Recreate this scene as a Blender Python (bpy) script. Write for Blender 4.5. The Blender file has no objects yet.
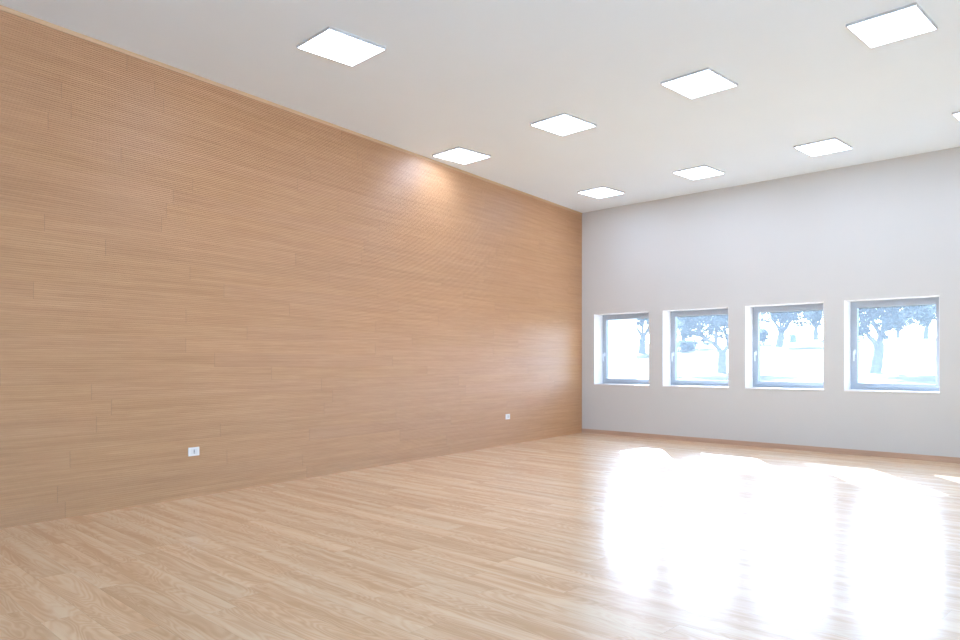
import bpy, bmesh, math, random
from mathutils import Vector, Matrix, noise

sc = bpy.context.scene
COL = sc.collection
R = math.radians

# ------------------------------------------------------------------ camera frame of the room
# y = 0 is the window wall, z = 0 the floor; the slatted wood wall leaves the corner at the origin,
# SKEW degrees off square
H = 3.75
SKEW = 9.068
CAM = Vector((7.541, -10.1977, 1.1913))
YAW = 44.383
FPX = 735.0
HORIZON = 362.7
FW = Vector((-math.sin(R(YAW)), math.cos(R(YAW)), 0))
RT = Vector((math.cos(R(YAW)), math.sin(R(YAW)), 0))

cd = bpy.data.cameras.new('camera')
cam = bpy.data.objects.new('camera', cd)
COL.objects.link(cam)
cam.location = CAM
cam.rotation_euler = (R(90), 0, R(YAW))
cd.sensor_fit = 'HORIZONTAL'
cd.sensor_width = 36.0
cd.lens = FPX / 960 * 36.0
cd.shift_y = (HORIZON - 320) / 960
cd.clip_end = 500
sc.camera = cam

# ------------------------------------------------------------------ helpers
def link_mesh(name, bm, mat=None, parent=None, smooth=False):
    me = bpy.data.meshes.new(name)
    bmesh.ops.recalc_face_normals(bm, faces=bm.faces[:])
    bm.to_mesh(me)
    bm.free()
    if smooth:
        for p in me.polygons:
            p.use_smooth = True
    o = bpy.data.objects.new(name, me)
    COL.objects.link(o)
    if mat:
        me.materials.append(mat)
    if parent:
        o.parent = parent
    return o


def empty(name, loc, rz=0.0):
    o = bpy.data.objects.new(name, None)
    COL.objects.link(o)
    o.location = loc
    o.rotation_euler = (0, 0, rz)
    o.empty_display_size = 0.1
    return o


def tag(o, label=None, cat=None, group=None, kind=None):
    if label:
        o['label'] = label
    if cat:
        o['category'] = cat
    if group:
        o['group'] = group
    if kind:
        o['kind'] = kind
    return o


def box(bm, x0, x1, y0, y1, z0, z1, bevel=0.0):
    b = bmesh.new()
    bmesh.ops.create_cube(b, size=1.0)
    for v in b.verts:
        v.co = Vector((x0 + (v.co.x + .5) * (x1 - x0), y0 + (v.co.y + .5) * (y1 - y0), z0 + (v.co.z + .5) * (z1 - z0)))
    if bevel > 0:
        bmesh.ops.bevel(b, geom=b.edges[:], offset=bevel, segments=2, affect='EDGES', profile=0.6)
    merge(bm, b)


def merge(bm, b):
    vm = {}
    for v in b.verts:
        vm[v] = bm.verts.new(v.co)
    for f in b.faces:
        try:
            bm.faces.new([vm[v] for v in f.verts])
        except ValueError:
            pass
    b.free()


def ring_frame(bm, x0, x1, z0, z1, w, y0, y1, bevel=0.0):
    """picture-frame with mitred corners, lying in the xz plane, y0..y1 deep"""
    b = bmesh.new()
    outer = [(x0, z0), (x1, z0), (x1, z1), (x0, z1)]
    inner = [(x0 + w, z0 + w), (x1 - w, z0 + w), (x1 - w, z1 - w), (x0 + w, z1 - w)]
    V = {}
    for tagk, pts in (('o', outer), ('i', inner)):
        for k, (x, z) in enumerate(pts):
            for yi, y in enumerate((y0, y1)):
                V[tagk, k, yi] = b.verts.new((x, y, z))
    for k in range(4):
        n = (k + 1) % 4
        b.faces.new([V['o', k, 0], V['o', n, 0], V['i', n, 0], V['i', k, 0]])
        b.faces.new([V['o', k, 1], V['i', k, 1], V['i', n, 1], V['o', n, 1]])
        b.faces.new([V['o', k, 0], V['o', k, 1], V['o', n, 1], V['o', n, 0]])
        b.faces.new([V['i', k, 0], V['i', n, 0], V['i', n, 1], V['i', k, 1]])
    if bevel:
        bmesh.ops.bevel(b, geom=b.edges[:], offset=bevel, segments=1, affect='EDGES')
    merge(bm, b)


def tube(bm, pts, radii, n=8, gnarl=0.0, cap=True):
    pts = [Vector(p) for p in pts]
    rings = []
    ref = Vector((0.31, 0.95, 0.05)).normalized()
    for i, p in enumerate(pts):
        a = pts[max(0, i - 1)]
        c = pts[min(len(pts) - 1, i + 1)]
        d = (c - a).normalized()
        u = d.cross(ref).normalized()
        w = d.cross(u).normalized()
        ring = []
        for k in range(n):
            t = 2 * math.pi * k / n
            r = radii[i]
            q = p + (u * math.cos(t) + w * math.sin(t)) * r
            if gnarl:
                q += (q - p) * gnarl * noise.noise(q * 6.0)
            ring.append(bm.verts.new(q))
        rings.append(ring)
    for i in range(len(rings) - 1):
        for k in range(n):
            m = (k + 1) % n
            bm.faces.new([rings[i][k], rings[i][m], rings[i + 1][m], rings[i + 1][k]])
    if cap:
        bm.faces.new(rings[0][::-1])
        bm.faces.new(rings[-1])


def wall_with_holes(us, vs, holes, to_world, depth_a, depth_b):
    """grid wall in (u,v); holes = set of (i,j) cells; thickness between depth_a and depth_b"""
    bm = bmesh.new()
    V = {}

    def vert(i, j, k):
        if (i, j, k) not in V:
            V[i, j, k] = bm.verts.new(to_world(us[i], vs[j], (depth_a, depth_b)[k]))
        return V[i, j, k]
    nu, nv = len(us) - 1, len(vs) - 1
    solid = lambda i, j: 0 <= i < nu and 0 <= j < nv and (i, j) not in holes
    for i in range(nu):
        for j in range(nv):
            if not solid(i, j):
                continue
            for k in (0, 1):
                bm.faces.new([vert(i, j, k), vert(i + 1, j, k), vert(i + 1, j + 1, k), vert(i, j + 1, k)])
            for (di, dj, e) in ((-1, 0, ((i, j), (i, j + 1))), (1, 0, ((i + 1, j), (i + 1, j + 1))),
                                (0, -1, ((i, j), (i + 1, j))), (0, 1, ((i, j + 1), (i + 1, j + 1)))):
                if not solid(i + di, j + dj):
                    (a, b2), (c, d2) = e
                    bm.faces.new([vert(a, b2, 0), vert(c, d2, 0), vert(c, d2, 1), vert(a, b2, 1)])
    return bm

# ------------------------------------------------------------------ materials
class NT:
    def __init__(self, name):
        self.m = bpy.data.materials.new(name)
        self.m.use_nodes = True
        self.t = self.m.node_tree
        self.t.nodes.clear()
        self.out = self.t.nodes.new('ShaderNodeOutputMaterial')

    def n(self, kind, **kw):
        x = self.t.nodes.new(kind)
        for k, v in kw.items():
            if k.startswith('i_'):
                key = k[2:]
                key = int(key) if key.isdigit() else key.replace('_', ' ')
                x.inputs[key].default_value = v
            else:
                setattr(x, k, v)
        return x

    def l(self, a, b):
        self.t.links.new(a, b)

    def math(self, op, a, b=None, c=None):
        x = self.t.nodes.new('ShaderNodeMath')
        x.operation = op
        for i, v in enumerate((a, b, c)):
            if v is None:
                continue
            if isinstance(v, (int, float)):
                x.inputs[i].default_value = v
            else:
                self.l(v, x.inputs[i])
        return x.outputs[0]

    def comb(self, x, y, z):
        c = self.t.nodes.new('ShaderNodeCombineXYZ')
        for i, v in enumerate((x, y, z)):
            if isinstance(v, (int, float)):
                c.inputs[i].default_value = v
            else:
                self.l(v, c.inputs[i])
        return c.outputs[0]

    def noise(self, vec, scale, detail=3.0, rough=0.5, dist=0.0):
        x = self.n('ShaderNodeTexNoise', i_Scale=scale, i_Detail=detail, i_Roughness=rough, i_Distortion=dist)
        self.l(vec, x.inputs['Vector'])
        return x.outputs[0]

    def white(self, vec):
        x = self.n('ShaderNodeTexWhiteNoise', noise_dimensions='3D')
        self.l(vec, x.inputs['Vector'])
        return x.outputs[0]

    def ramp(self, fac, stops, interp='LINEAR'):
        x = self.t.nodes.new('ShaderNodeValToRGB')
        x.color_ramp.interpolation = interp
        el = x.color_ramp.elements
        while len(el) < len(stops):
            el.new(0.5)
        for e, (p, c) in zip(el, stops):
            e.position = p
            e.color = (*c, 1)
        self.l(fac, x.inputs[0])
        return x.outputs[0]

    def mix(self, fac, a, b, mode='MIX'):
        x = self.t.nodes.new('ShaderNodeMix')
        x.data_type = 'RGBA'
        x.blend_type = mode
        for s, v in ((x.inputs[0], fac), (x.inputs[6], a), (x.inputs[7], b)):
            if isinstance(v, (int, float)):
                s.default_value = v
            elif isinstance(v, tuple):
                s.default_value = (*v, 1)
            else:
                self.l(v, s)
        return x.outputs[2]

    def principled(self, color, rough=0.5, spec=0.5, metallic=0.0, normal=None):
        p = self.t.nodes.new('ShaderNodeBsdfPrincipled')
        if isinstance(color, tuple):
            p.inputs['Base Color'].default_value = (*color, 1)
        else:
            self.l(color, p.inputs['Base Color'])
        if isinstance(rough, (int, float)):
            p.inputs['Roughness'].default_value = rough
        else:
            self.l(rough, p.inputs['Roughness'])
        p.inputs['Specular IOR Level'].default_value = spec
        p.inputs['Metallic'].default_value = metallic
        if normal is not None:
            self.l(normal, p.inputs['Normal'])
        self.l(p.outputs[0], self.out.inputs[0])
        return p

    def bump(self, h, strength, dist):
        b = self.n('ShaderNodeBump', i_Strength=strength, i_Distance=dist)
        self.l(h, b.inputs['Height'])
        return b.outputs[0]

    def xyz(self):
        tc = self.t.nodes.new('ShaderNodeTexCoord')
        s = self.t.nodes.new('ShaderNodeSeparateXYZ')
        self.l(tc.outputs['Object'], s.inputs[0])
        return tc.outputs['Object'], s.outputs[0], s.outputs[1], s.outputs[2]


def mat_plain(name, col, rough=0.5, spec=0.5, metallic=0.0, mottle=0.03, scale=8.0, bump=0.0):
    t = NT(name)
    o, x, y, z = t.xyz()
    f = t.noise(o, scale, 4.0, 0.6)
    lo = tuple(c * (1 - mottle) for c in col)
    hi = tuple(min(1, c * (1 + mottle)) for c in col)
    c = t.ramp(f, [(0.3, lo), (0.7, hi)])
    nrm = t.bump(t.noise(o, 220.0, 2.0), bump, 0.002) if bump else None
    t.principled(c, rough, spec, metallic, nrm)
    return t.m


def mat_plaster(name, col):
    t = NT(name)
    o, x, y, z = t.xyz()
    f = t.noise(o, 1.3, 3.0)
    c = t.ramp(f, [(0.3, tuple(v * .985 for v in col)), (0.7, col)])
    t.principled(c, 0.75, 0.25, 0, t.bump(t.noise(o, 160.0, 3.0), 0.06, 0.003))
    return t.m


def mat_wall_wood():
    t = NT('slatted_oak_veneer')
    o, x, y, z = t.xyz()
    PH, PL = 0.128, 2.4
    row = t.math('FLOOR', t.math('DIVIDE', z, PH))
    off = t.math('MULTIPLY', t.white(t.comb(row, 3.7, 1.1)), PL)
    yy = t.math('DIVIDE', t.math('ADD', y, off), PL)
    colm = t.math('FLOOR', yy)
    rnd = t.white(t.comb(row, colm, 5.0))
    rnd2 = t.white(t.comb(row, colm, 9.0))
    # long grain, different in every board
    gy = t.math('ADD', y, t.math('MULTIPLY', rnd, 37.0))
    gz = t.math('ADD', z, t.math('MULTIPLY', rnd2, 11.0))
    g1 = t.noise(t.comb(0.0, t.math('MULTIPLY', gy, 0.9), t.math('MULTIPLY', gz, 34.0)), 1.0, 4.0, 0.6, 0.4)
    g2 = t.noise(t.comb(0.0, t.math('MULTIPLY', gy, 5.0), t.math('MULTIPLY', gz, 150.0)), 1.0, 3.0, 0.6)
    g3 = t.noise(t.comb(0.0, t.math('MULTIPLY', y, 0.35), t.math('MULTIPLY', z, 1.1)), 1.0, 2.0)
    f = t.math('ADD', t.math('MULTIPLY', g1, 0.62), t.math('MULTIPLY', g2, 0.38))
    c = t.ramp(f, [(0.28, WALL_LO), (0.5, WALL_MID), (0.72, WALL_HI)])
    v = t.math('ADD', 0.93, t.math('ADD', t.math('MULTIPLY', rnd, 0.045), t.math('MULTIPLY', g3, 0.08)))
    c = t.mix(1.0, c, t.comb(v, v, t.math('MULTIPLY', v, t.math('ADD', 0.97, t.math('MULTIPLY', rnd2, 0.05)))), 'MULTIPLY')
    # butt joints between the boards of one course
    fr = t.math('FRACT', yy)
    seam = t.math('LESS_THAN', fr, 0.0045 / PL)
    c = t.mix(t.math('MULTIPLY', seam, 0.28), c, (0.10, 0.055, 0.03))
    p = t.principled(c, 0.46, 0.8, 0)
    # fine horizontal fluting spreads the gloss up and down
    p.inputs['Anisotropic'].default_value = 0.65
    t.l(t.comb(0.0, 0.0, 1.0), p.inputs['Tangent'])
    return t.m


def mat_floor():
    t = NT('oak_plank_floor')
    o, x, y, z = t.xyz()
    PW, PL = 0.184, 1.22
    row = t.math('FLOOR', t.math('DIVIDE', y, PW))
    off = t.math('MULTIPLY', t.white(t.comb(row, 1.7, 4.1)), PL)
    xx = t.math('DIVIDE', t.math('ADD', x, off), PL)
    colm = t.math('FLOOR', xx)
    rnd = t.white(t.comb(row, colm, 5.0))
    rnd2 = t.white(t.comb(row, colm, 9.0))
    gx = t.math('ADD', x, t.math('MULTIPLY', rnd, 41.0))
    gy = t.math('ADD', y, t.math('MULTIPLY', rnd2, 23.0))
    # cathedral figure: contour lines of a stretched low noise
    low = t.noise(t.comb(t.math('MULTIPLY', gx, 1.15), t.math('MULTIPLY', gy, 6.5), 0.0), 1.0, 2.0, 0.45, 0.5)
    rings = t.math('MULTIPLY_ADD', t.math('SINE', t.math('MULTIPLY', low, 120.0)), 0.5, 0.5)
    fine = t.noise(t.comb(t.math('MULTIPLY', gx, 6.0), t.math('MULTIPLY', gy, 160.0), 0.0), 1.0, 3.0, 0.6)
    streak = t.noise(t.comb(t.math('MULTIPLY', gx, 0.6), t.math('MULTIPLY', gy, 10.0), 3.0), 1.0, 2.0, 0.5, 0.35)
    f = t.math('ADD', t.math('MULTIPLY', streak, 0.78),
               t.math('ADD', t.math('MULTIPLY', rings, 0.11), t.math('MULTIPLY', fine, 0.11)))
    c = t.ramp(f, [(0.36, FLOOR_LO), (0.47, FLOOR_MID), (0.55, FLOOR_HI), (0.66, FLOOR_TOP)])
    v = t.math('ADD', 0.95, t.math('MULTIPLY', rnd, 0.10))
    c = t.mix(1.0, c, t.comb(v, v, v), 'MULTIPLY')
    # joints
    fy = t.math('FRACT', t.math('DIVIDE', y, PW))
    fx = t.math('FRACT', xx)
    seam = t.math('MAXIMUM', t.math('LESS_THAN', fy, 0.0016 / PW), t.math('LESS_THAN', fx, 0.0016 / PL))
    c = t.mix(t.math('MULTIPLY', seam, 0.35), c, (0.16, 0.10, 0.06))
    rough = t.math('ADD', FLOOR_ROUGH - 0.03, t.math('MULTIPLY', fine, 0.06))
    p = t.principled(c, rough, 0.25, 0, t.bump(t.noise(t.comb(t.math('MULTIPLY', x, 3.0), t.math('MULTIPLY', y, 60.0), 0.0), 1.0, 3.0), 0.03, 0.002))
    # the brushed grain runs along x, so gloss spreads across it
    p.inputs['Anisotropic'].default_value = 0.5
    # lacquer
    p.inputs['Coat Weight'].default_value = 0.85
    p.inputs['Coat IOR'].default_value = 1.55
    p.inputs['Coat Roughness'].default_value = 0.165
    t.l(t.comb(0.0, 1.0, 0.0), p.inputs['Tangent'])
    return t.m


def mat_trim_wood(name, cols, axis):
    t = NT(name)
    o, x, y, z = t.xyz()
    a, b, c3 = (x, y, z) if axis == 'x' else (y, x, z)
    g = t.noise(t.comb(t.math('MULTIPLY', a, 1.6), t.math('MULTIPLY', b, 60.0), t.math('MULTIPLY', c3, 60.0)), 1.0, 4.0, 0.6)
    t.principled(t.ramp(g, [(0.3, cols[0]), (0.7, cols[1])]), 0.5, 0.4)
    return t.m


def mat_pane():
    # clear glass with a little translucency added to imitate a veil of glare
    t = NT('veiled_window_glass')
    o, x, y, z = t.xyz()
    tr = t.n('ShaderNodeBsdfTransparent')
    tr.inputs[0].default_value = (0.97, 0.985, 0.99, 1)
    du = t.n('ShaderNodeBsdfTranslucent')
    du.inputs[0].default_value = (0.80, 0.90, 1.0, 1)
    gl = t.n('ShaderNodeBsdfGlossy')
    gl.inputs['Roughness'].default_value = 0.02
    fr = t.n('ShaderNodeFresnel', i_IOR=1.45)
    m1 = t.n('ShaderNodeMixShader')
    d = t.math('MULTIPLY_ADD', t.noise(o, 5.0, 3.0), 0.3 * VEIL, 0.85 * VEIL)
    t.l(d, m1.inputs[0])
    t.l(tr.outputs[0], m1.inputs[1])
    t.l(du.outputs[0], m1.inputs[2])
    m2 = t.n('ShaderNodeMixShader')
    t.l(t.math('MULTIPLY', fr.outputs[0], 0.6), m2.inputs[0])
    t.l(m1.outputs[0], m2.inputs[1])
    t.l(gl.outputs[0], m2.inputs[2])
    t.l(m2.outputs[0], t.out.inputs[0])
    return t.m


def mat_emit(name, col, strength):
    t = NT(name)
    o, x, y, z = t.xyz()
    e = t.n('ShaderNodeEmission', i_Strength=strength)
    c = t.ramp(t.noise(o, 3.0), [(0.2, tuple(v * .99 for v in col)), (0.8, col)])
    t.l(c, e.inputs[0])
    t.l(e.outputs[0], t.out.inputs[0])
    return t.m


def mat_leaf(name, a, b):
    t = NT(name)
    g = t.n('ShaderNodeNewGeometry')
    s = t.n('ShaderNodeTexCoord')
    c = t.ramp(t.noise(s.outputs['Object'], 3.0, 3.0), [(0.35, a), (0.65, b)])
    d = t.n('ShaderNodeBsdfDiffuse')
    tl = t.n('ShaderNodeBsdfTranslucent')
    t.l(c, d.inputs[0])
    t.l(c, tl.inputs[0])
    m = t.n('ShaderNodeMixShader', i_0=0.3)
    t.l(d.outputs[0], m.inputs[1])
    t.l(tl.outputs[0], m.inputs[2])
    t.l(m.outputs[0], t.out.inputs[0])
    return t.m


def mat_grass():
    t = NT('dry_lawn')
    o, x, y, z = t.xyz()
    f = t.math('ADD', t.math('MULTIPLY', t.noise(o, 0.25, 3.0), 0.6), t.math('MULTIPLY', t.noise(o, 9.0, 5.0, 0.7), 0.4))
    c = t.ramp(f, [(0.35, GRASS_LO), (0.65, GRASS_HI)])
    t.principled(c, 0.95, 0.1, 0, t.bump(t.noise(o, 30.0, 4.0), 0.5, 0.05))
    return t.m

# tunables ------------------------------------------------------------------
WALL_LO = (0.495, 0.255, 0.115)
WALL_MID = (0.575, 0.316, 0.156)
WALL_HI = (0.655, 0.382, 0.200)
FLOOR_LO = (0.68, 0.420, 0.230)
FLOOR_MID = (0.76, 0.500, 0.295)
FLOOR_HI = (0.82, 0.585, 0.370)
FLOOR_TOP = (0.86, 0.66, 0.440)
FLOOR_ROUGH = 0.40
VEIL = 0.017
GRASS_LO = (0.064, 0.054, 0.013)
GRASS_HI = (0.100, 0.078, 0.021)
PANEL_L = 14.5
SUN_E = 58.0
SKY_S = 1.22
SKY_TINT = 0.6

M_plaster = mat_plaster('white_wall_paint', (0.605, 0.60, 0.57))
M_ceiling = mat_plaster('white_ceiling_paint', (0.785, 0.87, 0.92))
M_wallwood = mat_wall_wood()
M_floor = mat_floor()
M_toptrim = mat_trim_wood('oak_edge_strip', [(0.58, 0.38, 0.22), (0.66, 0.45, 0.28)], 'y')
M_base = mat_trim_wood('oak_skirting', [(0.46, 0.30, 0.21), (0.54, 0.37, 0.27)], 'x')
M_frame = mat_plain('grey_blue_aluminium', (0.42, 0.46, 0.51), 0.38, 0.5, 0.0)
M_gasket = mat_plain('light_grey_gasket', (0.45, 0.50, 0.56), 0.5)
M_handle = mat_plain('satin_aluminium', (0.72, 0.75, 0.79), 0.3, 0.5, 0.25)
M_pane = mat_pane()
M_sill = mat_plain('white_stone_sill', (0.80, 0.80, 0.80), 0.4, 0.4)
M_reveal = mat_plain('skylit_reveal_white', (0.90, 0.885, 0.86), 0.5, 0.4)  # skylight on the reveals put into a whiter tone than the wall
M_lampframe = mat_plain('white_lamp_housing', (0.55, 0.55, 0.54), 0.5)
M_lamp = mat_emit('lamp_diffuser', (0.815, 0.98, 1.30), PANEL_L)
M_plate = mat_plain('white_socket_plastic', (0.88, 0.85, 0.80), 0.3)
M_module = mat_plain('off_white_module', (0.80, 0.775, 0.74), 0.35)
M_hole = mat_plain('dark_socket_hole', (0.08, 0.08, 0.085), 0.6)
M_render = mat_plaster('white_facade', (0.80, 0.79, 0.77))
M_grass = mat_grass()
M_bounce = mat_plain('pale_bounce_slab', (0.72, 0.72, 0.72), 0.8, 0.3)  # added reflector ground, kept pale to brighten the ceiling
M_bark = mat_plain('olive_bark', (0.17, 0.16, 0.15), 0.9, 0.2, 0, 0.3, 14.0)
M_leaf = mat_leaf('olive_leaf', (0.110, 0.130, 0.122), (0.160, 0.180, 0.165))
M_leaf2 = mat_leaf('hedge_leaf', (0.030, 0.045, 0.044), (0.050, 0.070, 0.066))
M_sign = mat_plain('blue_grey_sign_panel', (0.10, 0.14, 0.20), 0.5)
M_post = mat_plain('galvanised_post', (0.25, 0.27, 0.29), 0.5, 0.5, 0.3)

# ------------------------------------------------------------------ room shell
RX, RY = 9.6, -13.0       # right wall, rear wall
WT = 0.36                 # outer wall thickness

bm = bmesh.new()
box(bm, -0.3, RX + 0.3, RY - 0.3, 0.0, -0.12, 0.0)
tag(link_mesh('floor', bm, M_floor), kind='structure')
bm = bmesh.new()
box(bm, -0.5, RX + 0.4, RY - 0.4, WT + 0.05, H, H + 0.3)
tag(link_mesh('ceiling', bm, M_ceiling), kind='structure')

# window wall with its deep square openings
WZ0, WZ1 = 0.832, 2.006
WX = [(0.250, 1.308), (1.551, 2.632), (2.885, 3.967), (4.221, 5.306), (5.556, 6.640), (6.890, 7.974)]
us = [-0.4]
for a, b in WX:
    us += [a, b]
us.append(RX + 0.4)
vs = [-0.12, WZ0, WZ1, H]
holes = {(1 + 2 * i, 1) for i in range(len(WX))}
bm = wall_with_holes(us, vs, holes, lambda u, v, d: (u, d, v), 0.0, WT)
tag(link_mesh('wall_back', bm, M_plaster), kind='structure')

# unseen side and rear walls; their tall openings are added to let in fill daylight
RIGHT_FILL = [(-12.6, -9.8), (-9.2, -6.4)]
us = [RY - 0.3]
for a, b in RIGHT_FILL:
    us += [a, b]
us.append(0.0)
bm = wall_with_holes(us, [-0.12, 0.3, 3.3, H], {(1 + 2 * i, 1) for i in range(len(RIGHT_FILL))}, lambda u, v, d: (RX + d, u, v), 0.0, 0.3)
tag(link_mesh('wall_right', bm, M_plaster), kind='structure')
REAR_FILL = [(7.0, 9.2)]
us = [-0.3]
for a, b in REAR_FILL:
    us += [a, b]
us.append(RX)
bm = wall_with_holes(us, [-0.12, 0.3, 3.3, H], {(1 + 2 * i, 1) for i in range(len(REAR_FILL))}, lambda u, v, d: (u, RY - d, v), 0.0, 0.3)
tag(link_mesh('wall_rear', bm, M_plaster), kind='structure')

# left wall: masonry behind, ribbed boards in front as one profile
bm = bmesh.new()
PITCH, GROOVE, DEPTH, CH = 0.016, 0.0042, 0.006, 0.0009
prof = []
z = 0.0
TOPZ = H - 0.036
while z + PITCH <= TOPZ + 1e-6:
    z1 = z + PITCH - GROOVE
    prof += [(-DEPTH, z), (-CH, z), (0.0, z + CH), (0.0, z1 - CH), (-CH, z1), (-DEPTH, z1)]
    z += PITCH
prof += [(-DEPTH, TOPZ), (-0.03, TOPZ), (-0.03, 0.0)]
A = [bm.verts.new((px, RY - 0.2, pz)) for px, pz in prof]
B = [bm.verts.new((px, 0.0, pz)) for px, pz in prof]
for i in range(len(prof)):
    j = (i + 1) % len(prof)
    bm.faces.new([A[i], A[j], B[j], B[i]])
o = tag(link_mesh('wall_left', bm, M_wallwood), kind='structure')
o.rotation_euler = (0, 0, R(SKEW))
bm = bmesh.new()
box(bm, -0.4, -0.03, RY - 0.3, 0.0, -0.12, H)
o = tag(link_mesh('wall_left_masonry', bm, M_plaster), kind='structure')
o.rotation_euler = (0, 0, R(SKEW))
bm = bmesh.new()
box(bm, -0.03, 0.004, RY - 0.2, 0.0, TOPZ, H, 0.001)
o = tag(link_mesh('trim_1', bm, M_toptrim), kind='structure')
o.rotation_euler = (0, 0, R(SKEW))
bm = bmesh.new()
box(bm, 0.0, RX, -0.013, 0.0, 0.0, 0.068, 0.002)
tag(link_mesh('baseboard_back', bm, M_base), kind='structure')

# ------------------------------------------------------------------ windows of the back wall
FY = 0.23
for i, (a, b) in enumerate(WX):
    w = empty('window_%d' % (i + 1), (0.5 * (a + b), 0, WZ0))
    tag(w, kind='structure')
    hw = 0.5 * (b - a)
    hh = WZ1 - WZ0
    bm = bmesh.new()
    ring_frame(bm, -hw, hw, 0.0, hh, 0.050, FY + 0.012, FY + 0.085, 0.002)
    link_mesh('window_frame', bm, M_frame, w)
    bm = bmesh.new()
    ring_frame(bm, -hw + 0.040, hw - 0.040, 0.040, hh - 0.040, 0.050, FY - 0.004, FY + 0.068, 0.003)
    sash = link_mesh('sash', bm, M_frame, w)
    bm = bmesh.new()
    ring_frame(bm, -hw + 0.086, hw - 0.086, 0.086, hh - 0.086, 0.007, FY + 0.040, FY + 0.056)
    link_mesh('gasket', bm, M_gasket, sash)
    bm = bmesh.new()
    box(bm, -hw + 0.088, hw - 0.088, FY + 0.045, FY + 0.051, 0.088, hh - 0.088)
    link_mesh('pane', bm, M_pane, sash)
    # handle: rose, neck and a lever hanging down
    hx, hz = -hw + 0.062, 0.50
    bm = bmesh.new()
    box(bm, hx - 0.013, hx + 0.013, FY - 0.016, FY - 0.003, hz - 0.032, hz + 0.032, 0.004)
    tube(bm, [(hx, FY - 0.012, hz), (hx, FY - 0.050, hz)], [0.009, 0.009], 12)
    tube(bm, [(hx, FY - 0.050, hz + 0.012), (hx, FY - 0.054, hz - 0.03), (hx, FY - 0.052, hz - 0.075), (hx, FY - 0.047, hz - 0.118)],
         [0.009, 0.010, 0.0095, 0.008], 12)
    link_mesh('handle', bm, M_handle, sash, smooth=False)
    bm = bmesh.new()
    box(bm, -hw + 0.0005, hw - 0.0005, -0.008, FY + 0.012, -0.014, 0.004, 0.002)
    link_mesh('window_sill', bm, M_sill, w)
    bm = bmesh.new()  # thin skins added over the reveals to carry their painted skylight brightness
    box(bm, -hw, -hw + 0.004, 0.0005, FY + 0.012, 0.004, hh)
    box(bm, hw - 0.004, hw, 0.0005, FY + 0.012, 0.004, hh)
    box(bm, -hw + 0.004, hw - 0.004, 0.0005, FY + 0.012, hh - 0.004, hh)
    link_mesh('skylit_reveal_skin', bm, M_reveal, w)

FILL_WINDOWS = [((RX, 0.5 * (a + b), 0.3), R(-90), b - a) for a, b in RIGHT_FILL] + [((0.5 * (a + b), RY, 0.3), R(180), b - a) for a, b in REAR_FILL]  # frames of the added off-camera windows that fill the room with daylight
for i, (loc, rz, wd) in enumerate(FILL_WINDOWS):
    w = empty('window_%d' % (i + 1 + len(WX)), loc, rz)
    tag(w, kind='structure')
    hw, hh = 0.5 * wd, 3.0
    bm = bmesh.new()
    ring_frame(bm, -hw, hw, 0, hh, 0.06, 0.10, 0.18, 0.002)
    box(bm, -0.03, 0.03, 0.10, 0.18, 0.06, hh - 0.06)
    link_mesh('window_frame', bm, M_frame, w)

# pale unseen slab added to bounce daylight up through the side openings
bm = bmesh.new()
box(bm, RX + 0.4, 40.0, -45.0, 6.0, -0.35, -0.10)
box(bm, -20.0, RX + 0.4, -45.0, RY - 0.4, -0.35, -0.10)
tag(link_mesh('bounce_ground', bm, M_bounce), kind='structure')

# ------------------------------------------------------------------ ceiling panel lamps
LAMPS = [
    (1.132, -1.061, 'lit square ceiling panel in the corner between wood wall and window wall'),
    (2.737, -1.099, 'lit square ceiling panel in the row along the window wall, second from the wood wall'),
    (4.352, -1.136, 'lit square ceiling panel in the row along the window wall, third from the wood wall'),
    (5.965, -1.172, 'lit square ceiling panel along the window wall, cut off by the right photo edge'),
    (1.040, -3.880, 'lit square ceiling panel almost touching the wood wall, casting a glow on it'),
    (2.665, -3.940, 'lit square ceiling panel in the second row, second from the wood wall'),
    (4.264, -3.985, 'lit square ceiling panel in the second row, third from the wood wall'),
    (5.864, -4.020, 'lit square ceiling panel in the second row at the top right corner, farthest from wood'),
    (2.573, -6.725, 'lit square ceiling panel alone in its row, farthest from the window wall'),
]
PS, PS2, PT = 0.238, 0.270, 0.021
lamp0 = None
for lx, ly, lab in LAMPS:
    lx, ly = lx + 0.010, ly - 0.008
    if lamp0 is None:
        lamp0 = empty('ceiling_panel_light', (lx, ly, H), R(-1.3))
        bm = bmesh.new()
        ring_frame(bm, -PS, PS, -PS2, PS2, 0.010, 0, PT, 0.001)
        bmesh.ops.rotate(bm, cent=(0, 0, 0), matrix=Matrix.Rotation(R(-90), 3, 'X'), verts=bm.verts[:])
        fr = link_mesh('lamp_frame', bm, M_lampframe, lamp0)
        bm = bmesh.new()
        box(bm, -PS + 0.010, PS - 0.010, -PS2 + 0.010, PS2 - 0.010, -PT + 0.001, -0.006)
        df = link_mesh('diffuser', bm, M_lamp, lamp0)
        lm = lamp0
    else:
        lm = lamp0.copy()
        COL.objects.link(lm)
        for ch in (fr, df):
            c = ch.copy()
            COL.objects.link(c)
            c.parent = lm
        lm.location = (lx, ly, H)
    tag(lm, lab, 'ceiling light', 'square ceiling panel lights')

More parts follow.
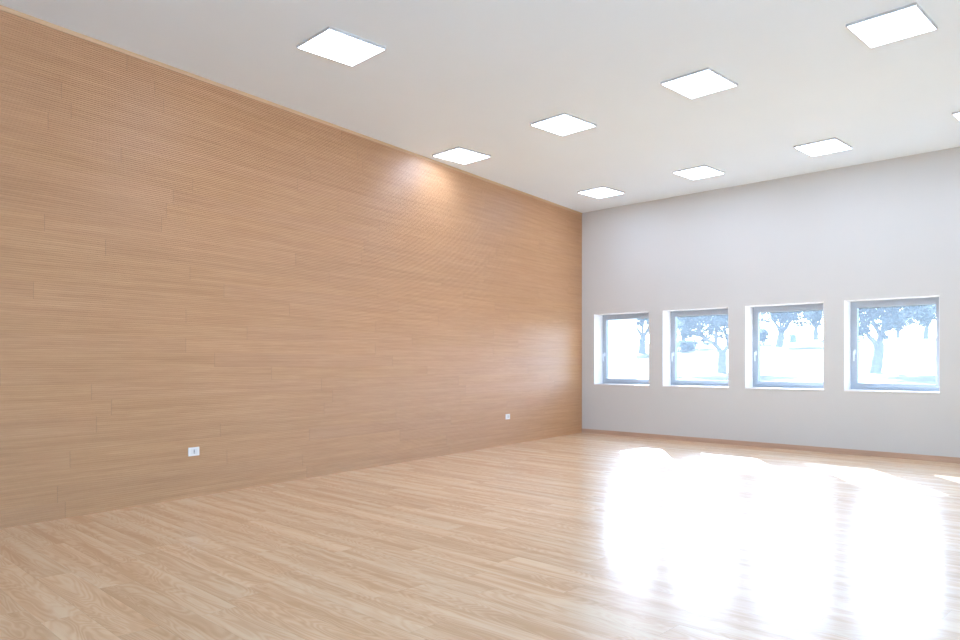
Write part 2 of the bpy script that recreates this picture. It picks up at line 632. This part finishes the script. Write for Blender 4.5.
# ------------------------------------------------------------------ wall sockets
def socket(y, z, label):
    s = empty('wall_socket', (-y * math.sin(R(SKEW)), y * math.cos(R(SKEW)), z), R(SKEW))
    tag(s, label, 'wall socket', 'sockets on the wood wall')
    hw, hh = 0.054, 0.038
    bm = bmesh.new()
    b = bmesh.new()
    box(b, 0.0, 0.009, -hw, hw, -hh, hh, 0.003)
    merge(bm, b)
    link_mesh('cover_plate', bm, M_plate, s)
    for k in range(3):
        cy = (k - 1) * 0.0235
        bm = bmesh.new()
        box(bm, 0.007, 0.0105, cy - 0.0112, cy + 0.0112, -0.0225, 0.0225, 0.001)
        m = link_mesh('socket_module' if k == 1 else 'blank_module', bm, M_module, s)
        if k == 1:
            for dz in (-0.012, 0.0, 0.012):
                bm = bmesh.new()
                tube(bm, [(0.0098, cy, dz), (0.0110, cy, dz)], [0.0046, 0.0046], 14)
                link_mesh('pin_hole', bm, M_hole, m)
    return s

socket(-7.410, 0.404, 'white wall socket low on the wood wall, well away from the windows')
socket(-2.326, 0.409, 'white wall socket low on the wood wall, beside the window wall corner')

# ------------------------------------------------------------------ outside
def ground_z(x, y):
    t = max(0.0, y - 1.0)
    z = 0.048 * min(t, 21.0) + 0.062 * min(43.0, max(0.0, t - 21.0)) + 0.006 * max(0.0, t - 64.0)
    z += 0.10 * noise.noise(Vector((x * 0.09, y * 0.09, 2.0))) * min(1.0, t / 6.0)
    return z - 0.21

bm = bmesh.new()
xs = [-120, -90, -70] + [-56 + 2 * k for k in range(46)] + [45, 65, 90, 120]
ys = [-80, -50, -30, -16, -6, 0.0] + [1 + 1.5 * k for k in range(52)] + [85, 100, 120]
G = [[bm.verts.new((x, y, ground_z(x, y))) for y in ys] for x in xs]
for i in range(len(xs) - 1):
    for j in range(len(ys) - 1):
        # leave the footprint of the building open
        bm.faces.new([G[i][j], G[i + 1][j], G[i + 1][j + 1], G[i][j + 1]])
lawn = link_mesh('ground', bm, M_grass, smooth=True)
tag(lawn, kind='structure')


def at(px, depth):
    p = CAM + (FW + RT * ((px - 480) / FPX)) * (depth * 1.175)
    return Vector((p.x, p.y, ground_z(p.x, p.y)))


def leaf_cloud(rng, clumps, n, length, width):
    verts, faces = [], []
    tot = sum(r ** 2 for _, r in clumps)
    for c, r in clumps:
        k = int(n * r * r / tot)
        for _ in range(k):
            d = Vector((rng.gauss(0, 1), rng.gauss(0, 1), rng.gauss(0, 1)))
            d.normalize()
            rr = r * abs(rng.gauss(0, 0.62))
            p = c + Vector((d.x * rr, d.y * rr, d.z * rr * 0.8))
            ax = Vector((rng.gauss(0, 1), rng.gauss(0, 1), rng.gauss(-0.3, 0.8))).normalized()
            sd = ax.cross(Vector((rng.gauss(0, 1), rng.gauss(0, 1), rng.gauss(0, 1)))).normalized()
            L = length * rng.uniform(0.7, 1.3)
            W = width * rng.uniform(0.7, 1.2)
            nn = ax.cross(sd) * (W * 0.25)
            i = len(verts)
            verts += [p - ax * L * .5, p - sd * W * .5 + nn, p + ax * L * .5, p + sd * W * .5 + nn]
            faces.append((i, i + 1, i + 2, i + 3))
    return verts, faces


def make_olive(name, loc, seed, forks, hgt, n_leaves, leaf_l, trunk_r, label, spread=1.0):
    """forks: limbs as lists of points relative to the trunk base (x along the picture's right, y away, z up)"""
    rng = random.Random(seed)
    root = empty(name, loc)
    tag(root, label, 'tree', 'olive trees on the lawn')
    to = lambda p: RT * p[0] + FW * p[1] + Vector((0, 0, p[2]))
    bm = bmesh.new()
    tips = []
    for li, limb in enumerate(forks):
        pts = [to(p) for p in limb['pts']]
        # smooth the limb
        sm = []
        for i in range(len(pts) - 1):
            for k in range(3):
                t = k / 3
                a = pts[max(0, i - 1)]; b = pts[i]; c = pts[i + 1]; d = pts[min(len(pts) - 1, i + 2)]
                sm.append(0.5 * ((2 * b) + (c - a) * t + (2 * a - 5 * b + 4 * c - d) * t * t + (3 * b - a - 3 * c + d) * t ** 3))
        sm.append(pts[-1])
        r0, r1 = limb['r']
        rad = [trunk_r * (r0 + (r1 - r0) * (i / (len(sm) - 1)) ** 0.75) for i in range(len(sm))]
        tube(bm, sm, rad, 9, 0.25)
        if limb.get('twigs', True):
            for i in range(len(sm) // 2, len(sm)):
                for _ in range(2):
                    d = Vector((rng.gauss(0, 1), rng.gauss(0, 1), rng.uniform(0.2, 1.2))).normalized()
                    L = hgt * rng.uniform(0.10, 0.22)
                    q = sm[i] + d * L * 0.5 + Vector((rng.gauss(0, .05), rng.gauss(0, .05), 0))
                    e = sm[i] + d * L + Vector((0, 0, 0.05))
                    tube(bm, [sm[i], q, e], [rad[i] * 0.5, rad[i] * 0.32, 0.012], 6)
                    tips.append(e)
            tips.append(sm[-1])
    link_mesh('trunk', bm, M_bark, root, smooth=True)
    clumps = []
    for e in tips:
        clumps.append((e, hgt * rng.uniform(0.085, 0.14) * spread))
        for _ in range(2):
            o = Vector((rng.gauss(0, 1), rng.gauss(0, 1), rng.gauss(-0.7, 1.1))) * hgt * 0.075 * spread
            clumps.append((e + o, hgt * rng.uniform(0.06, 0.11) * spread))
    v, f = leaf_cloud(rng, clumps, n_leaves, leaf_l, leaf_l * 0.42)
    me = bpy.data.meshes.new('foliage')
    me.from_pydata(v, [], f)
    me.materials.append(M_leaf)
    o = bpy.data.objects.new('foliage', me)
    COL.objects.link(o)
    o.parent = root
    return root


# the two nearer olives
make_olive('olive_tree', at(876, 25), 3, [
    {'pts': [(-.05, 0, -.2), (0, 0, 0.15), (.06, 0, .55), (.14, .02, 1.0), (.12, .05, 1.15)], 'r': (1.35, .85), 'twigs': False},
    {'pts': [(.10, .03, .95), (.24, .1, 1.45), (.42, .1, 1.95), (.75, -.1, 2.5), (1.2, -.3, 3.0)], 'r': (.8, .25)},
    {'pts': [(.10, .03, .95), (-.12, -.1, 1.25), (-.42, -.1, 1.6), (-.62, -.1, 2.2), (-.95, .1, 2.8)], 'r': (.62, .22)},
    {'pts': [(.24, .1, 1.45), (.2, .5, 2.0), (.1, .9, 2.6), (.1, 1.2, 3.1)], 'r': (.5, .2)},
    {'pts': [(.42, .1, 1.95), (1.0, .35, 2.3), (1.7, .5, 2.3), (2.3, .5, 2.2)], 'r': (.4, .18)},
    {'pts': [(-.5, -.1, 1.9), (-.2, -.5, 2.4), (.1, -.9, 2.8)], 'r': (.4, .18)},
], 3.6, 30000, 0.13, 0.19, 'olive tree with a leaning forked trunk, outside the window farthest from the wood wall')

make_olive('olive_tree', at(722, 28), 8, [
    {'pts': [(-.02, 0, -.2), (0, 0, 0.15), (.0, 0, .5), (.03, .02, .85), (.03, .02, 1.0)], 'r': (1.3, .9), 'twigs': False},
    {'pts': [(.02, .02, .85), (-.25, .1, 1.25), (-.7, .1, 1.55), (-1.1, -.1, 1.95), (-1.5, -.2, 2.5)], 'r': (.66, .22)},
    {'pts': [(.02, .02, .85), (.25, -.1, 1.2), (.6, -.1, 1.55), (.8, .1, 2.2), (1.1, .2, 2.8)], 'r': (.66, .22)},
    {'pts': [(-.25, .1, 1.25), (-.3, -.2, 1.9), (-.2, -.5, 2.5), (.0, -.7, 3.0)], 'r': (.5, .18)},
    {'pts': [(-.7, .1, 1.55), (-1.2, .5, 1.85), (-1.7, .7, 2.1)], 'r': (.4, .18)},
    {'pts': [(.25, -.1, 1.2), (.3, .5, 2.0), (.2, .9, 2.7)], 'r': (.45, .18)},
], 3.5, 26000, 0.13, 0.17, 'olive tree with a low Y-shaped trunk, outside the second window from the wood wall')

GEN = [
    {'pts': [(0, 0, -.2), (0, 0, .2), (.02, 0, .8), (.05, 0, 1.2)], 'r': (1.3, .85), 'twigs': False},
    {'pts': [(.04, 0, 1.05), (.45, .1, 1.7), (.7, .2, 2.5), (1.0, .2, 3.3)], 'r': (.7, .2)},
    {'pts': [(.04, 0, 1.05), (-.35, -.1, 1.6), (-.9, -.1, 2.3), (-1.2, -.2, 3.0)], 'r': (.65, .2)},
    {'pts': [(.04, 0, 1.05), (.1, .6, 1.9), (.0, 1.0, 2.9)], 'r': (.55, .2)},
    {'pts': [(.04, 0, 1.05), (-.1, -.6, 1.9), (.1, -1.0, 2.8)], 'r': (.55, .2)},
]
def scaled(k, lean=0.0):
    return [{'pts': [(p[0] * k + lean * p[2], p[1] * k, p[2] * k) for p in L['pts']], 'r': L['r'], 'twigs': L.get('twigs', True)} for L in GEN]

far = [
    (642, 50, 1.20, 0.02, 11, .26, 1.2, 'olive tree with a straight trunk, beside the white outbuilding'),
    (684, 56, 1.00, -.05, 12, .20, 1.1, 'small olive tree far up the lawn, behind the Y-shaped trunk'),
    (779, 51, 1.02, 0.14, 13, .26, 1.6, 'olive tree with a thick trunk far up the lawn, beside the information sign'),
    (816, 62, 1.05, -.04, 14, .22, 1.6, 'slender forked olive tree far up the lawn, next to the thin post'),
    (926, 54, 1.00, 0.03, 15, .20, 0.95, 'distant olive tree to the right of the leaning forked trunk'),
    (898, 70, 1.00, 0.00, 16, .20, 1.0, 'hazy olive tree at the top edge of the lawn, behind the leaning trunk'),
]
for px, dep, k, lean, seed, tr, spr, lab in far:
    make_olive('olive_tree', at(px, dep), seed, scaled(k, lean), 3.5 * k, 16000, 0.17, tr, lab, spr)


def bush(px, dep, w, h, seed, label):
    rng = random.Random(seed)
    root = empty('bush', at(px, dep))
    tag(root, label, 'bush', 'bushes at the top of the lawn')
    bm = bmesh.new()
    cl = []
    for k in range(9):
        x = rng.uniform(-w, w) * .5
        y = rng.uniform(-.6, .6)
        z = h * rng.uniform(.35, .75)
        tube(bm, [(x * .2, y * .2, -.15), (x * .7, y * .7, z * .6), (x, y, z)], [.04, .03, .012], 6)
        cl.append((Vector((x, y, z)), h * rng.uniform(.28, .42)))
    link_mesh('stem', bm, M_bark, root)
    v, f = leaf_cloud(rng, cl, 5000, 0.2, 0.1)
    me = bpy.data.meshes.new('foliage')
    me.from_pydata(v, [], f)
    me.materials.append(M_leaf)
    o = bpy.data.objects.new('foliage', me)
    COL.objects.link(o)
    o.parent = root

bush(764, 56, 4.0, 1.6, 21, 'dense low bush at the left of the third window from the wood wall')
bush(680, 50, 2.4, 0.9, 22, 'low bush on the lawn, left of the Y-shaped olive trunk')

# information sign and thin post up the lawn
s = empty('information_sign', at(793, 51))
s.rotation_euler = (0, 0, R(YAW))
tag(s, 'small dark information sign on a single leg up on the lawn', 'sign')
bm = bmesh.new()
box(bm, -.28, .28, -.02, .02, .32, .96, .01)
link_mesh('sign_panel', bm, M_sign, s)
bm = bmesh.new()
tube(bm, [(.0, .045, -.2), (.0, .045, .9)], [.035, .035], 10)
link_mesh('post', bm, M_post, s)
bm = bmesh.new()
p = at(807, 56)
tube(bm, [(0, 0, -.2), (0, 0, 1.9)], [.045, .04], 10)
bmesh.ops.create_uvsphere(bm, u_segments=10, v_segments=6, radius=.05, matrix=Matrix.Translation((0, 0, 1.9)))
o = link_mesh('post', bm, M_post, None)
o.name = 'garden_post'
o.location = p
tag(o, 'thin grey post standing on the lawn, right of the information sign', 'post')

# white outbuilding seen at the left of the first window
ob = empty('outbuilding', (-2.50, 1.62, -0.15))
tag(ob, 'low plain white outbuilding close outside the window nearest the wood wall', 'building')
bm = bmesh.new()
box(bm, -2.0, 2.0, -1.1, 0.88, -0.2, 2.22)
link_mesh('wall', bm, M_render, ob)
bm = bmesh.new()
box(bm, -2.03, 2.03, -1.13, 0.91, 2.22, 2.29, .01)
link_mesh('roof_slab', bm, M_render, ob)

# ------------------------------------------------------------------ light
sd = bpy.data.lights.new('sun', 'SUN')
sd.energy = SUN_E
sd.angle = R(0.6)
sd.color = (0.80, 0.97, 1.26)
so = bpy.data.objects.new('sun', sd)
COL.objects.link(so)
sun_into = Vector((1.155, -1.49, -1.0)).normalized()
so.rotation_euler = sun_into.to_track_quat('-Z', 'Y').to_euler()
so.location = (-6, 10, 9)

w = bpy.data.worlds.new('world')
sc.world = w
w.use_nodes = True
nt = w.node_tree
nt.nodes.clear()
sky = nt.nodes.new('ShaderNodeTexSky')
sky.sky_type = 'NISHITA'
sky.sun_disc = False
sky.sun_elevation = R(27.9)
sky.sun_rotation = math.atan2(-1.155, 1.49)
sky.dust_density = 2.0
mx = nt.nodes.new('ShaderNodeMix')
mx.data_type = 'RGBA'
mx.inputs[0].default_value = SKY_TINT
bw = nt.nodes.new('ShaderNodeRGBToBW')
tint = nt.nodes.new('ShaderNodeMix')
tint.data_type = 'RGBA'
tint.blend_type = 'MULTIPLY'
tint.inputs[0].default_value = 1.0
tint.inputs[7].default_value = (0.54, 1.00, 1.68, 1)
bg = nt.nodes.new('ShaderNodeBackground')
bg.inputs[1].default_value = SKY_S
wo = nt.nodes.new('ShaderNodeOutputWorld')
nt.links.new(sky.outputs[0], mx.inputs[6])
nt.links.new(sky.outputs[0], bw.inputs[0])
nt.links.new(bw.outputs[0], tint.inputs[6])
nt.links.new(tint.outputs[2], mx.inputs[7])
nt.links.new(mx.outputs[2], bg.inputs[0])
nt.links.new(bg.outputs[0], wo.inputs[0])

# ------------------------------------------------------------------ view
vs_ = sc.view_settings
vs_.view_transform = 'Standard'
vs_.look = 'None'
vs_.gamma = 1.0
vs_.use_curve_mapping = False
vs_.exposure = 0.39
cy = sc.cycles
cy.max_bounces = 14
cy.diffuse_bounces = 10
cy.glossy_bounces = 6
cy.transparent_max_bounces = 24
cy.caustics_reflective = True
cy.blur_glossy = 0.6
cy.caustics_refractive = False
cy.sample_clamp_indirect = 12.0
cy.use_denoising = True
